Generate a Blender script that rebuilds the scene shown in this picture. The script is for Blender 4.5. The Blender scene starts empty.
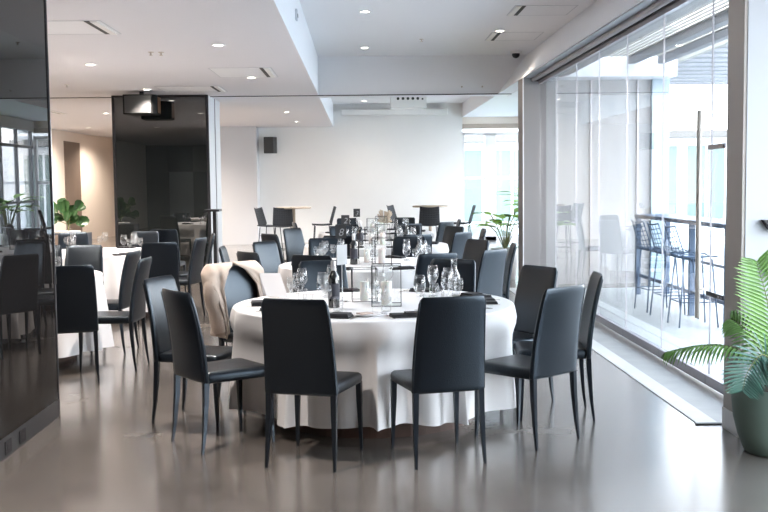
import bpy, bmesh, math, random
from mathutils import Vector, Matrix
random.seed(7)
PI = math.pi
sc = bpy.context.scene
C = sc.collection

# ------------------------------------------------------------------ materials
def mat(name, col=(.8, .8, .8), rough=.5, metal=0., spec=.5, bump=0., bscale=40., var=0., vscale=3., coat=0., emit=None, estr=0., sheen=0., sub=0., trans=0.):
    m = bpy.data.materials.new(name); m.use_nodes = True
    n = m.node_tree.nodes; l = m.node_tree.links
    b = n['Principled BSDF']
    b.inputs['Base Color'].default_value = (*col, 1)
    b.inputs['Roughness'].default_value = rough
    b.inputs['Metallic'].default_value = metal
    b.inputs['Specular IOR Level'].default_value = spec
    b.inputs['Coat Weight'].default_value = coat
    b.inputs['Sheen Weight'].default_value = sheen
    b.inputs['Transmission Weight'].default_value = trans
    if sub: b.inputs['Subsurface Weight'].default_value = sub
    if emit:
        b.inputs['Emission Color'].default_value = (*emit, 1); b.inputs['Emission Strength'].default_value = estr
    tc = n.new('ShaderNodeTexCoord')
    if var:
        t = n.new('ShaderNodeTexNoise'); t.inputs['Scale'].default_value = vscale; t.inputs['Detail'].default_value = 4
        l.new(tc.outputs['Object'], t.inputs['Vector'])
        r = n.new('ShaderNodeMapRange'); r.inputs['To Min'].default_value = 1 - var; r.inputs['To Max'].default_value = 1 + var
        r.inputs['From Min'].default_value = .25; r.inputs['From Max'].default_value = .75
        l.new(t.outputs['Fac'], r.inputs['Value'])
        h = n.new('ShaderNodeVectorMath'); h.operation = 'SCALE'; h.inputs[0].default_value = col
        l.new(r.outputs['Result'], h.inputs['Scale']); l.new(h.outputs['Vector'], b.inputs['Base Color'])
    if bump:
        t = n.new('ShaderNodeTexNoise'); t.inputs['Scale'].default_value = bscale; t.inputs['Detail'].default_value = 3
        l.new(tc.outputs['Object'], t.inputs['Vector'])
        u = n.new('ShaderNodeBump'); u.inputs['Strength'].default_value = bump; u.inputs['Distance'].default_value = .01
        l.new(t.outputs['Fac'], u.inputs['Height']); l.new(u.outputs['Normal'], b.inputs['Normal'])
    return m

def glassy(name, tint=(1, 1, 1), f0=.04, gain=.96, rough=0., dark=None, darkmix=0.):
    """thin glass: clear see-through with Schlick reflection that is the same from both sides"""
    m = bpy.data.materials.new(name); m.use_nodes = True
    n = m.node_tree.nodes; l = m.node_tree.links; n.clear()
    out = n.new('ShaderNodeOutputMaterial'); g = n.new('ShaderNodeNewGeometry')
    d = n.new('ShaderNodeVectorMath'); d.operation = 'DOT_PRODUCT'
    l.new(g.outputs['Incoming'], d.inputs[0]); l.new(g.outputs['Normal'], d.inputs[1])
    a = n.new('ShaderNodeMath'); a.operation = 'ABSOLUTE'; l.new(d.outputs['Value'], a.inputs[0])
    s = n.new('ShaderNodeMath'); s.operation = 'SUBTRACT'; s.inputs[0].default_value = 1; l.new(a.outputs[0], s.inputs[1])
    p = n.new('ShaderNodeMath'); p.operation = 'POWER'; p.inputs[1].default_value = 5; l.new(s.outputs[0], p.inputs[0])
    q = n.new('ShaderNodeMath'); q.operation = 'MULTIPLY_ADD'; q.inputs[1].default_value = gain; q.inputs[2].default_value = f0
    l.new(p.outputs[0], q.inputs[0])
    gl = n.new('ShaderNodeBsdfGlossy'); gl.inputs['Roughness'].default_value = rough
    if dark is None:
        tr = n.new('ShaderNodeBsdfTransparent'); tr.inputs['Color'].default_value = (*tint, 1)
    else:
        tr = n.new('ShaderNodeBsdfDiffuse'); tr.inputs['Color'].default_value = (*dark, 1)
    mx = n.new('ShaderNodeMixShader')
    l.new(q.outputs[0], mx.inputs[0]); l.new(tr.outputs[0], mx.inputs[1]); l.new(gl.outputs[0], mx.inputs[2])
    l.new(mx.outputs[0], out.inputs['Surface'])
    return m

def floor_mat():
    m = mat('polished_concrete', (.30, .27, .25), .22)
    n = m.node_tree.nodes; l = m.node_tree.links; b = n['Principled BSDF']
    g = n.new('ShaderNodeNewGeometry')
    t = n.new('ShaderNodeTexNoise'); t.inputs['Scale'].default_value = .9; t.inputs['Detail'].default_value = 7; t.inputs['Roughness'].default_value = .62
    l.new(g.outputs['Position'], t.inputs['Vector'])
    cr = n.new('ShaderNodeValToRGB'); l.new(t.outputs['Fac'], cr.inputs['Fac'])
    e = cr.color_ramp.elements
    e[0].position = .3; e[0].color = (.112, .096, .085, 1); e[1].position = .72; e[1].color = (.200, .176, .156, 1)
    t2 = n.new('ShaderNodeTexNoise'); t2.inputs['Scale'].default_value = 60; t2.inputs['Detail'].default_value = 3
    l.new(g.outputs['Position'], t2.inputs['Vector'])
    sx = n.new('ShaderNodeSeparateXYZ'); l.new(g.outputs['Position'], sx.inputs[0])
    def joint(sock, off, per, w):
        a = n.new('ShaderNodeMath'); a.operation = 'SUBTRACT'; l.new(sock, a.inputs[0]); a.inputs[1].default_value = off - w / 2
        d = n.new('ShaderNodeMath'); d.operation = 'FLOORED_MODULO'; l.new(a.outputs[0], d.inputs[0]); d.inputs[1].default_value = per
        c = n.new('ShaderNodeMath'); c.operation = 'LESS_THAN'; l.new(d.outputs[0], c.inputs[0]); c.inputs[1].default_value = w
        return c.outputs[0]
    j1 = joint(sx.outputs['Y'], 5.6, 3.3, .008); j2 = joint(sx.outputs['X'], 2.13, 4.3, .008)
    mxm = n.new('ShaderNodeMath'); mxm.operation = 'MAXIMUM'; l.new(j1, mxm.inputs[0]); l.new(j2, mxm.inputs[1])
    mr = n.new('ShaderNodeMapRange'); l.new(t2.outputs['Fac'], mr.inputs['Value']); mr.inputs['To Min'].default_value = .93; mr.inputs['To Max'].default_value = 1.07
    sca = n.new('ShaderNodeVectorMath'); sca.operation = 'SCALE'; l.new(cr.outputs['Color'], sca.inputs[0]); l.new(mr.outputs[0], sca.inputs['Scale'])
    mix = n.new('ShaderNodeMix'); mix.data_type = 'RGBA'; mix.inputs['B'].default_value = (.09, .08, .075, 1)
    mj = n.new('ShaderNodeMath'); mj.operation = 'MULTIPLY'; mj.inputs[1].default_value = .55; l.new(mxm.outputs[0], mj.inputs[0])
    l.new(mj.outputs[0], mix.inputs['Factor']); l.new(sca.outputs['Vector'], mix.inputs['A'])
    l.new(mix.outputs['Result'], b.inputs['Base Color'])
    rr = n.new('ShaderNodeMapRange'); l.new(t.outputs['Fac'], rr.inputs['Value']); rr.inputs['From Min'].default_value = .3; rr.inputs['From Max'].default_value = .7
    rr.inputs['To Min'].default_value = .17; rr.inputs['To Max'].default_value = .30
    l.new(rr.outputs[0], b.inputs['Roughness'])
    b.inputs['Coat Weight'].default_value = .9; b.inputs['Coat Roughness'].default_value = .16
    u = n.new('ShaderNodeBump'); u.inputs['Strength'].default_value = .08; u.inputs['Distance'].default_value = .004
    l.new(t2.outputs['Fac'], u.inputs['Height']); l.new(u.outputs['Normal'], b.inputs['Normal'])
    return m

M = dict(
    floor=floor_mat(),
    strip=mat('threshold_concrete', (.50, .48, .46), .4, var=.08),
    gutter=mat('gutter_concrete', (.30, .28, .265), .45, var=.12, vscale=5),
    ceil=mat('ceiling_paint', (.80, .80, .82), .9),
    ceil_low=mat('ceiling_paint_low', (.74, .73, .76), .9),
    wall=mat('wall_white', (.80, .79, .775), .85, var=.01),
    wall_grey=mat('wall_grey', (.56, .57, .60), .8),
    cream=mat('wall_cream', (.83, .74, .66), .85),
    taupe=mat('taupe_cladding', (.46, .42, .39), .6),
    brown=mat('brown_panel', (.20, .15, .12), .6, var=.05),
    soffit=mat('soffit_grey', (.33, .34, .36), .5),  # shade of the downward-facing underside put into this grey
    track=mat('track_black', (.03, .03, .035), .4, .5),
    alu=mat('brushed_aluminium', (.38, .36, .38), .38, .75),
    steel=mat('steel', (.52, .46, .40), .4, .35),
    chrome=mat('chrome', (.7, .7, .72), .12, 1.),
    mirror=glassy('smoked_mirror', f0=.12, gain=.5, rough=.0, dark=(.012, .011, .011)),
    mirror2=glassy('smoked_mirror_far', f0=.15, gain=.3, rough=.01, dark=(.012, .014, .014)),
    kick=mat('kick_panel', (.045, .045, .05), .35),
    pane=glassy('window_glass', (.985, .99, .99), .04, .96),
    crystal=glassy('clear_drinking_glass', (.985, .988, .99), .055, .945),
    leather=mat('black_leather', (.0035, .005, .008), .31, spec=.58, bump=.12, bscale=160),
    piping=mat('leather_edge', (.010, .012, .016), .28, spec=.5),
    cloth=mat('white_linen', (.80, .795, .81), .85, bump=.05, bscale=300, sheen=.2),
    napkin=mat('charcoal_linen', (.018, .018, .022), .8),
    cutlery=mat('cutlery', (.75, .7, .66), .18, 1.),
    wood=mat('dark_wood', (.07, .035, .025), .5, var=.2, vscale=8),
    oak=mat('pale_wood', (.45, .36, .28), .5, var=.15),
    black=mat('black_metal', (.015, .015, .017), .4, .3),
    plastic=mat('black_plastic', (.02, .02, .022), .5),
    cord=mat('black_cord', (.03, .032, .037), .7),
    bluemetal=mat('blue_grey_metal', (.07, .11, .18), .45, .2),  # blue cast of the outdoor light put into the metal colour
    white=mat('white_plastic', (.78, .77, .75), .5),
    paper=mat('paper', (.85, .85, .87), .6),
    card_black=mat('black_card', (.03, .03, .033), .5),
    card_pale=mat('pale_card', (.30, .31, .32), .35),
    wax=mat('wax', (.85, .83, .78), .5, sub=.2),
    bottle=mat('dark_bottle_glass', (.008, .009, .012), .08, spec=.8, coat=.5),
    foil=mat('bottle_foil', (.62, .62, .63), .35, .6),
    blabel=mat('bottle_label', (.035, .036, .05), .5),
    pot=mat('sage_pot', (.15, .21, .18), .5, var=.06, vscale=6),
    pot_white=mat('white_pot', (.75, .74, .72), .5),
    soil=mat('soil', (.04, .03, .02), .95, bump=.5, bscale=60),
    leaf=mat('palm_leaf', (.10, .22, .035), .45, var=.2, vscale=9, spec=.5),
    leaf_blue=mat('cycad_leaf', (.045, .13, .095), .35, var=.2, vscale=9, spec=.6),
    leaf_lime=mat('lime_leaf', (.22, .42, .04), .5, var=.15, vscale=6),
    leaf_fig=mat('fig_leaf', (.018, .062, .014), .4, var=.35, vscale=5),
    stem=mat('plant_stem', (.16, .17, .06), .6),
    jacket=mat('beige_wool', (.50, .41, .345), .9, bump=.25, bscale=120, sheen=.3),
    lining=mat('jacket_lining', (.42, .33, .27), .7),
    lamp=mat('lamp_diffuser', (1, 1, 1), .5, emit=(1, .93, .82), estr=14),
    grille=mat('grille_dark', (.03, .03, .03), .6),
    deck=mat('terrace_paving', (.42, .42, .41), .7, var=.06),
    slat=mat('pergola_slat', (.34, .31, .26), .6),
    beam=mat('pergola_beam', (.14, .14, .15), .6),
    facade=mat('facade_white', (.80, .80, .80), .8),
    gglass=mat('green_window', (.15, .195, .18), .3, spec=.2),
    hedge=mat('hedge', (.42, .52, .38), .8, var=.4, vscale=2),
    frame=mat('window_frame_white', (.75, .74, .74), .5),
    dframe=mat('window_frame_dark', (.08, .08, .09), .5, .3),
    blind=mat('roller_blind', (.48, .40, .33), .8),
    dried=mat('dried_flowers', (.55, .46, .36), .9),
)

M['leather'].node_tree.nodes['Principled BSDF'].inputs['Specular Tint'].default_value = (.72, .86, 1., 1)  # blue sheen of the window reflections put into the leather's specular colour
M['piping'].node_tree.nodes['Principled BSDF'].inputs['Specular Tint'].default_value = (.70, .84, 1., 1)  # same blue window sheen put into the edge leather
# ------------------------------------------------------------------ mesh helpers
class MB:
    def __init__(s): s.v = []; s.f = []; s.m = []; s.s = []
    def add(s, vs, fs, mi=0, sm=False):
        o = len(s.v); s.v += [tuple(p) for p in vs]
        for f in fs: s.f.append([o + i for i in f]); s.m.append(mi); s.s.append(sm)
        return s
    def box(s, x0, x1, y0, y1, z0, z1, mi=0, mtx=None):
        vs = [Vector((x, y, z)) for z in (z0, z1) for y in (y0, y1) for x in (x0, x1)]
        if mtx is not None: vs = [mtx @ p for p in vs]
        return s.add(vs, [(0, 2, 3, 1), (4, 5, 7, 6), (0, 1, 5, 4), (2, 6, 7, 3), (0, 4, 6, 2), (1, 3, 7, 5)], mi)
    def rings(s, rs, mi=0, sm=True, cap0=True, cap1=True, loop=True):
        n = len(rs[0]); vs = [p for r in rs for p in r]; fs = []
        for i in range(len(rs) - 1):
            for j in range(n if loop else n - 1):
                k = (j + 1) % n
                fs.append((i * n + j, i * n + k, (i + 1) * n + k, (i + 1) * n + j))
        s.add(vs, fs, mi, sm)
        o = len(s.v) - len(vs)
        if cap0 and loop: s.f.append([o + j for j in range(n)][::-1]); s.m.append(mi); s.s.append(False)
        if cap1 and loop: s.f.append([o + (len(rs) - 1) * n + j for j in range(n)]); s.m.append(mi); s.s.append(False)
        return s
    def lathe(s, prof, n=24, c=(0, 0, 0), mi=0, sm=True, cap0=True, cap1=True):
        return s.rings([[(c[0] + r * math.cos(2 * PI * j / n), c[1] + r * math.sin(2 * PI * j / n), c[2] + z) for j in range(n)] for r, z in prof], mi, sm, cap0, cap1)
    def tube(s, pts, r, n=8, mi=0, sq=False, sm=True, closed=False):
        pts = [Vector(p) for p in pts]; rs = []
        m = len(pts)
        for i, p in enumerate(pts):
            if closed: t = pts[(i + 1) % m] - pts[i - 1]
            else: t = pts[min(i + 1, m - 1)] - pts[max(i - 1, 0)]
            t.normalize()
            up = Vector((0, 0, 1)) if abs(t.z) < .95 else Vector((0, 1, 0))
            a = t.cross(up).normalized(); b = a.cross(t).normalized()
            rr = r[i] if isinstance(r, (list, tuple)) else r
            k0 = PI / 4 if sq else 0
            rs.append([p + a * rr * math.cos(k0 + 2 * PI * j / n) + b * rr * math.sin(k0 + 2 * PI * j / n) for j in range(n)])
        if closed: rs.append(rs[0])
        return s.rings(rs, mi, sm, not closed, not closed)
    def build(s, name, mats, parent=None, loc=(0, 0, 0), bevel=0., seg=2, rotz=0., solid=0.):
        me = bpy.data.meshes.new(name); me.from_pydata(s.v, [], s.f)
        if not isinstance(mats, (list, tuple)): mats = [mats]
        for m in mats: me.materials.append(m)
        me.polygons.foreach_set('material_index', s.m); me.polygons.foreach_set('use_smooth', s.s)
        bm = bmesh.new(); bm.from_mesh(me)
        bmesh.ops.remove_doubles(bm, verts=bm.verts, dist=1e-5)
        bmesh.ops.recalc_face_normals(bm, faces=bm.faces)
        if bevel:
            ed = [e for e in bm.edges if len(e.link_faces) == 2 and e.calc_face_angle(0) > .7]
            bmesh.ops.bevel(bm, geom=ed, offset=bevel, segments=seg, profile=.5, affect='EDGES', clamp_overlap=True)
        bm.to_mesh(me); bm.free(); me.update()
        o = bpy.data.objects.new(name, me); C.objects.link(o); o.location = loc; o.rotation_euler = (0, 0, rotz)
        if parent: o.parent = parent
        if solid:
            md = o.modifiers.new('thickness', 'SOLIDIFY'); md.thickness = solid; md.offset = 0
        return o

def tag(o, label, cat, group=None, kind=None):
    if label: o['label'] = label
    if cat: o['category'] = cat
    if group: o['group'] = group
    if kind: o['kind'] = kind
    return o
def thing(name, label, cat, loc=(0, 0, 0), rz=0, group=None):
    o = bpy.data.objects.new(name, None); C.objects.link(o); o.location = loc; o.rotation_euler = (0, 0, rz); o.empty_display_size = .1
    return tag(o, label, cat, group)
def dup(o, loc=None, rz=None, label=None, group=None):
    def cp(a, par):
        c = a.copy(); C.objects.link(c); c.parent = par
        for ch in a.children: cp(ch, c)
        return c
    c = cp(o, None)
    if loc is not None: c.location = loc
    if rz is not None: c.rotation_euler = (0, 0, rz)
    if label: c['label'] = label
    if group: c['group'] = group
    return c
def struct(name, mb, m, parent=None, **k):
    o = mb.build(name, m, parent, **k); o['kind'] = 'structure'; return o
def sbox(name, m, *b, parent=None, **k): return struct(name, MB().box(*b), m, parent, **k)
class Proto:
    """first use moves the original, later uses copy it"""
    def __init__(s, o): s.o = o; s.used = False
    def put(s, loc, rz, label, group=None):
        if not s.used:
            s.used = True; o = s.o; o.location = loc; o.rotation_euler = (0, 0, rz); o['label'] = label
            if group: o['group'] = group
            return o
        o = dup(s.o, loc, rz, label)
        if group: o['group'] = group
        elif 'group' in o: del o['group']
        return o

# ------------------------------------------------------------------ setting
H = 3.05; HC = 3.70
sbox('floor', M['floor'], -12, 2.26, -4, 36, -.15, 0)
fl2 = sbox('trim_1', M['floor'], 2.26, 4.6, 14.7, 36, -.15, 0)     # floor of the wider back room
fl3 = sbox('trim_2', M['floor'], 2.26, 2.80, -4, 6.3, -.15, 0)
sbox('trim_3', M['gutter'], 2.26, 2.80, 6.3, 14.7, -.15, -.012)
struct('trim_4', MB().box(2.125, 2.26, 6.32, 14.7, -.02, .006), M['strip'])
struct('trim_5', MB().box(2.11, 2.28, 6.29, 6.32, -.02, .009), M['track'])
# ceilings
mb = MB()
mb.box(-12, -.69, -4, 36, H, H + .35)
struct('ceiling', mb, M['ceil_low'])
sbox('ceiling_coffer_side', M['ceil'], -.70, -.685, -4, 27.1, H + .001, HC + .1)
sbox('ceiling_coffer_top', M['ceil'], -.9, 3.2, -4, 17.6, HC, HC + .2)
sbox('ceiling_coffer_far', M['ceil'], -.9, 2.73, 17.6, 27.3, 3.64, 3.85)
sbox('ceiling_beam', M['ceil'], -.685, 3.05, 17.4, 17.9, H, HC)
sbox('ceiling_back_right', M['ceil'], 2.73, 4.6, 17.9, 27.3, 3.27, 3.85)
sbox('ceiling_infill', M['ceil'], 2.60, 2.95, 14.7, 17.9, H - .01, H)
sbox('ceiling_link', M['ceil'], 2.95, 4.6, 14.7, 17.9, H, H + .7)
sbox('trim_6', M['track'], -12, 2.6, 17.385, 17.40, H - .012, H + .004)   # track of the folding wall
mb = MB(); vs = [(2.37, H), (2.66, H), (2.70, H + .02), (3.10, HC + .02), (2.87, HC + .02)]
mb.rings([[(x, y, z) for x, z in vs] for y in (-4, 17.4)], sm=False)
struct('ceiling_bulkhead', mb, M['ceil'])
sbox('trim_7', M['soffit'], 2.385, 2.60, 5.9, 14.7, H - .012, H + .0)
mb = MB(); mb.tube([(2.52, -4, H - .03), (2.52, 14.7, H - .03)], .035, 12)
struct('trim_8', mb, M['alu'])
struct('trim_9', MB().box(2.57, 2.66, -4, 14.7, H - .06, H + .02), M['track'])
sbox('trim_10', mat('terrace_soffit', (.30, .30, .30), .7), 2.66, 3.02, -4, 15.2, H + .02, 3.30)
# walls
sbox('wall_back', M['wall'], -4.0, 2.73, 27.0, 27.25, 0, 3.7)
sbox('wall_back_grey', M['wall_grey'], -4.0, -2.66, 26.4, 27.0, 0, H)
sbox('wall_recess_right', M['cream'], -4.0, -3.8, 27.0, 36, 0, H)
sbox('wall_recess_back', M['cream'], -12, -4, 35.8, 36, 0, H)
sbox('wall_left', M['cream'], -8.2, -7.95, -4, 29.8, 0, H)
mb = MB(); mb.rings([[(-8.2, 29.8, z), (-7.95, 29.8, z), (-7.1, 36, z), (-8.2, 36, z)] for z in (0, H)], sm=False)
struct('wall_left_angled', mb, M['cream'])
d = sbox('door_1', M['brown'], -7.96, -7.92, 27.7, 29.05, 0, 2.74)
sbox('door_frame', M['brown'], -7.95, -7.93, 27.62, 29.12, 0, 2.78)
# wall behind the camera : patchwork panelling mirrored in the dark column
wb = MB().box(-8.2, 3.2, -4.2, -4.0, 0, 3.75)
struct('wall_front', wb, mat('panel_base', (.32, .33, .32), .7))
pal = [mat('panel_%s' % c[0], c[1], .7) for c in (('sage', (.36, .38, .36)), ('stone', (.27, .25, .22)), ('pale', (.52, .55, .56)), ('sand', (.45, .39, .28)), ('slate', (.22, .23, .23)))]
x = -8.0; k = 0
rw = random.Random(3)
while x < 2.5:
    w = rw.choice([.9, 1.2, 1.6]); 
    for z0, z1 in ((.02, 2.05), (2.07, 3.0)):
        p = pal[rw.randrange(5)]
        sbox('trim_%d' % (11 + k), p, x, min(x + w - .02, 3.0), -4.0, -3.975, z0, z1); k += 1
    x += w
# near pillar
struct('wall_right_pillar', MB().box(2.28, 3.4, 5.96, 6.23, 0, H + .03), mat('pillar_paint', (.52, .53, .56), .6))
struct('trim_50', MB().box(2.26, 2.28, 5.965, 6.23, 0, H), M['taupe'])
struct('baseboard_right', MB().box(2.253, 2.26, 5.965, 6.23, 0, .13).box(2.262, 3.4, 5.945, 5.96, 0, .13), M['frame'])
# far jamb
struct('trim_51', MB().box(2.37, 2.70, 14.7, 15.2, 0, H), mat('jamb_taupe', (.22, .20, .195), .6))  # copy of the taupe, colour darkened to offset strong light on this jamb
struct('trim_52', MB().box(2.36, 2.372, 14.69, 14.72, 0, H), M['frame'])
struct('wall_terrace_side', MB().box(2.70, 4.45, 15.2, 15.4, 0, H).box(3.12, 4.45, 15.2, 15.4, H, 3.9), mat('terrace_wall', (.42, .41, .41), .7))
mb = MB()
for xx in (3.45, 4.15): mb.box(xx, xx + .02, 15.17, 15.2, 0, H)
struct('trim_53', mb, M['alu'])
# corner column, blue-green glass
struct('trim_54', MB().box(4.36, 4.62, 15.12, 15.4, 0, 3.9), mat('corner_glass', (.35, .45, .52), .15, spec=.7))

# ---- glass doors along the terrace
XD = 2.61
def glass_leaf(y0, y1, label, tall_handle=False):
    t = thing('glass_door_panel', label, 'glass door', (XD, y0, 0), group='frameless sliding glass panels of the terrace front')
    L = y1 - y0
    MB().box(-.006, .006, .006, L - .006, .09, 2.955).build('glass_pane', M['pane'], t)
    r = MB().box(-.03, .03, .003, L - .003, .012, .086).build('bottom_rail', M['alu'], t, bevel=.004)
    MB().box(-.022, .022, .003, L - .003, 2.95, 2.99).build('top_rail', M['alu'], t)
    MB().box(-.0065, .0065, -.002, .004, .09, 2.95).build('edge_seal', M['alu'], t)
    return t
ys = [6.3, 7.5, 8.71, 9.9, 11.06, 12.22, 13.4, 14.68]
nm = ['nearest the white pillar, fitted with the long upright handle', 'second from the white pillar', 'third from the white pillar', 'fourth from the white pillar',
      'fifth from the white pillar', 'second from the taupe jamb', 'right against the far taupe jamb']
for i in range(7):
    glass_leaf(ys[i], ys[i + 1], 'clear frameless glass terrace door panel ' + nm[i])
sbox('wall_right_front', M['wall'], 2.60, 2.75, -4, 3.36, 0, H)  # unseen wall added to close part of the bay and cut its daylight
for i in range(2):   # unseen bay in front of the pillar, added and sized for fill daylight
    y0 = 3.38 + i * 1.26
    t = struct('window_%d' % (10 + i), MB().box(XD - .006, XD + .006, y0, y0 + 1.25, .1, 3.0), M['pane'])
    MB().box(XD - .03, XD + .03, y0, y0 + 1.25, 0, .1).build('window_rail', M['alu'], t)
ph = thing('door_handle', 'long vertical bronze pull handle on the nearest glass panel', 'door handle', (XD - .055, 7.62, 0))
MB().tube([(0, 0, .50), (0, 0, 2.07)], .019, 12).build('grip', M['steel'], ph)
for z in (.72, 1.85): MB().tube([(0, 0, z), (.05, 0, z)], .009, 8).build('standoff', M['steel'], ph)
for z, w in ((.70, 'low'), (1.79, 'high')):
    t = thing('glass_patch_lock', ('small dark latch bracket low on the nearest glass panel' if w == 'low' else 'small grey strike bracket at head height on the nearest glass panel'), 'lock', (XD, 7.18, z))
    MB().box(-.02, -.006, 0, .36, -.018, .018).build('plate', M['alu'] if w == 'high' else M['track'], t, bevel=.003)
    MB().box(-.028, -.02, .02, .09, -.008, .008).build('bolt', M['chrome'], t)

# ---- back right window
mb = MB()
mb.box(2.73, 4.6, 27.0, 27.25, 3.09, 3.3)
struct('wall_back_lintel', mb, M['cream'])
bw = struct('window_1', MB().box(2.73, 4.45, 27.08, 27.10, 0, 3.09), M['pane'])
MB().box(2.73, 4.45, 26.98, 27.06, 2.96, 3.09).build('roller_blind', M['blind'], bw, bevel=.01)
f = MB(); f.box(2.73, 4.45, 27.0, 27.16, 2.80, 2.88); f.box(3.33, 3.62, 27.0, 27.16, 0, 2.82); f.box(2.73, 4.45, 27.0, 27.16, 0, .1); f.box(2.73, 2.78, 27, 27.16, 0, 2.85); f.box(4.38, 4.45, 27, 27.16, 0, 2.85)
f.box(2.73, 4.45, 27.02, 27.12, 1.62, 1.70)
f.build('window_frame', M['frame'], bw)
# right wall of the back room: tall framed windows (seen in the smoked mirror)
rwn = struct('window_2', MB().box(4.49, 4.505, 15.4, 27.0, 0, 3.1), M['pane'])
f = MB()
for i in range(11): y = 15.45 + i * 1.14; f.box(4.45, 4.53, y, y + .07, 0, 3.0)
f.box(4.45, 4.53, 15.4, 27, 1.14, 1.20); f.box(4.45, 4.53, 15.4, 27, 2.55, 2.62); f.box(4.45, 4.53, 15.4, 27, 0, .08)
f.build('window_frame', mat('grey_frame', (.22, .22, .23), .5), rwn)
sbox('wall_right_back', M['wall'], 4.42, 4.6, 15.4, 27.2, 3.0, 3.9)

# ---- columns clad in smoked mirror
def column(nm_, x0, x1, y0, y1, m, label):
    t = thing(nm_, label, 'column', ((x0 + x1) / 2, (y0 + y1) / 2, 0))
    return t
t = thing('mirror_column', 'large square column clad in dark smoked mirror at the left edge', 'column', (-2.825, 6.035, 0))
MB().box(-.80, .762, -.79, .79, 0, H).build('column_core', M['kick'], t)
MB().box(.762, .770, -.79, .785, .12, H - .002).build('mirror_panel', M['mirror'], t)
MB().box(.762, .773, -.80, .80, 0, .118).build('kickboard', M['kick'], t)
MB().box(.75, .775, .785, .802, .0, H - .002).build('edge_trim', M['dframe'], t)
MB().box(.775, .779, .787, .798, .9, H - .002).build('edge_strip', M['chrome'], t)
for y in (-.27, -.02):
    s = MB().box(.773, .779, y, y + .105, .018, .098).build('socket', M['plastic'], t, bevel=.003)
    MB().box(.779, .7805, y + .03, y + .075, .04, .075).build('socket_insert', M['track'], s)
t = thing('mirror_column', 'black glossy mirrored column in the distance beyond the left tables', 'column', (-3.30, 17.80, 0))
MB().box(-.79, .78, -.72, .75, 0, H - .002).build('column_core', mat('column_side_grey', (.60, .61, .63), .5), t)
MB().box(-.76, .755, -.735, -.722, .02, H - .03).build('mirror_panel', M['mirror2'], t)
f = MB(); f.box(-.80, -.755, -.745, -.70, 0, H - .002); f.box(.75, .795, -.745, -.70, 0, H - .002); f.box(-.755, .75, -.745, -.70, H - .035, H - .002)
f.build('edge_trim', M['track'], t)
MB().box(.78, .795, .06, .09, 0, H - .003).build('panel_joint', M['alu'], t)

# ---- ceiling lights etc.
def downlight_proto(h):
    t = thing('downlight', 'x', 'ceiling light', (0, 0, h))
    MB().lathe([(.055, -.001), (.075, -.001), (.078, -.004), (.072, -.009), (.056, -.010), (.054, -.004)], 24, cap0=False, cap1=False).build('trim_ring', M['white'], t)
    MB().lathe([(.002, -.0035), (.055, -.004)], 24).build('diffuser', M['lamp'], t)
    return t
dl = Proto(downlight_proto(H))
def put_dl(x, y, h, label, watts=110, warm=(1, .86, .70)):
    dl.put((x, y, h), 0, label, 'recessed downlights')
    ld = bpy.data.lights.new('downlight_beam', 'SPOT'); ld.energy = watts; ld.color = warm; ld.spot_size = 2.7 if x < -4.5 else 1.9; ld.spot_blend = .8; ld.shadow_soft_size = .05
    o = bpy.data.objects.new('downlight_beam', ld); C.objects.link(o); o.location = (x, y, h - .03)
rows = [(-1.5, [4.3, 7.6, 10.86, 14.15, 20.9, 24.1], 'row beside the raised ceiling'), (-3.3, [2.6, 5.9, 9.2, 12.5, 15.75, 19.2, 22.5], 'row above the left tables'),
        (-5.2, [7.6, 14.1, 20.8, 24.1], 'third row toward the left wall'), (-6.9, [12.4, 19.0, 25.7, 29.0], 'row along the cream wall')]
ordn = ['nearest', 'second nearest', 'third nearest', 'fourth nearest', 'fifth nearest', 'sixth nearest', 'farthest']
for X, yl, nme in rows:
    for i, y in enumerate(yl):
        o_ = 'farthest' if i == len(yl) - 1 else ordn[i]
        warm = X < -5
        y = y * 1.017
        put_dl(X, y, H, '%s round recessed downlight in the %s' % (o_, nme), (110 if X < -6 else 260) if warm else 130, (1, .87, .74) if warm else ((1, .90, .82) if y < 17 else (1, .98, .96)))
for X, y, h, s in ((.09, 12.9, HC, 'nearer of two downlights in the middle of the raised ceiling'), (.1, 16.3, HC, 'farther of two downlights in the middle of the raised ceiling'),
                (2.02, 14.6, HC, 'downlight beside the smaller vent in the raised ceiling'), (.13, 25.9, 3.64, 'downlight in the distant raised ceiling by the projector')):
    put_dl(X, y, h, s, 14)
put_dl(2.02, 3.0, HC, 'downlight in the raised ceiling over the camera side', 14)

def vent(name, x0, x1, y0, y1, h, left, label):
    t = thing(name, label, 'ceiling vent', (x0, y0, h)); w = x1 - x0; L = y1 - y0
    f = MB(); e = .012
    for b in ((0, w, 0, e), (0, w, L - e, L), (0, e, 0, L), (w - e, w, 0, L)): f.box(*b, -.004, -.001)
    f.build('access_frame', M['wall_grey'], t)
    MB().box(e, w - e, e, L - e, -.0025, -.001).build('access_panel', M['ceil'], t)
    a = 0.02 if left else w - .16; b_ = a if left else a + .06; c_ = a + .075 if left else a + .005
    MB().box(b_, b_ + .06, .02, L - .02, -.014, -.003).build('blade', M['white'], t)
    MB().box(c_, c_ + .045, .02, L - .02, -.008, -.003).build('slot', M['grille'], t)
    return t
vent('air_diffuser', -3.95, -2.33, 9.38, 10.2, H, False, 'slot diffuser with flush access panel at the upper left of the low ceiling')
vent('air_diffuser', -1.93, -1.12, 13.2, 14.35, H, False, 'slot diffuser with flush panel near the edge of the raised ceiling')
vent('air_diffuser', -3.1, -2.1, 15.6, 16.5, H, False, 'slot diffuser in the low ceiling just before the black column')
vent('air_diffuser', -6.9, -6.0, 19.8, 21.2, H, False, 'slot diffuser beyond the folding wall track, upper left')
vent('air_diffuser', 1.92, 2.70, 12.55, 13.28, HC, True, 'larger slot vent panel in the raised ceiling at upper right')
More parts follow.
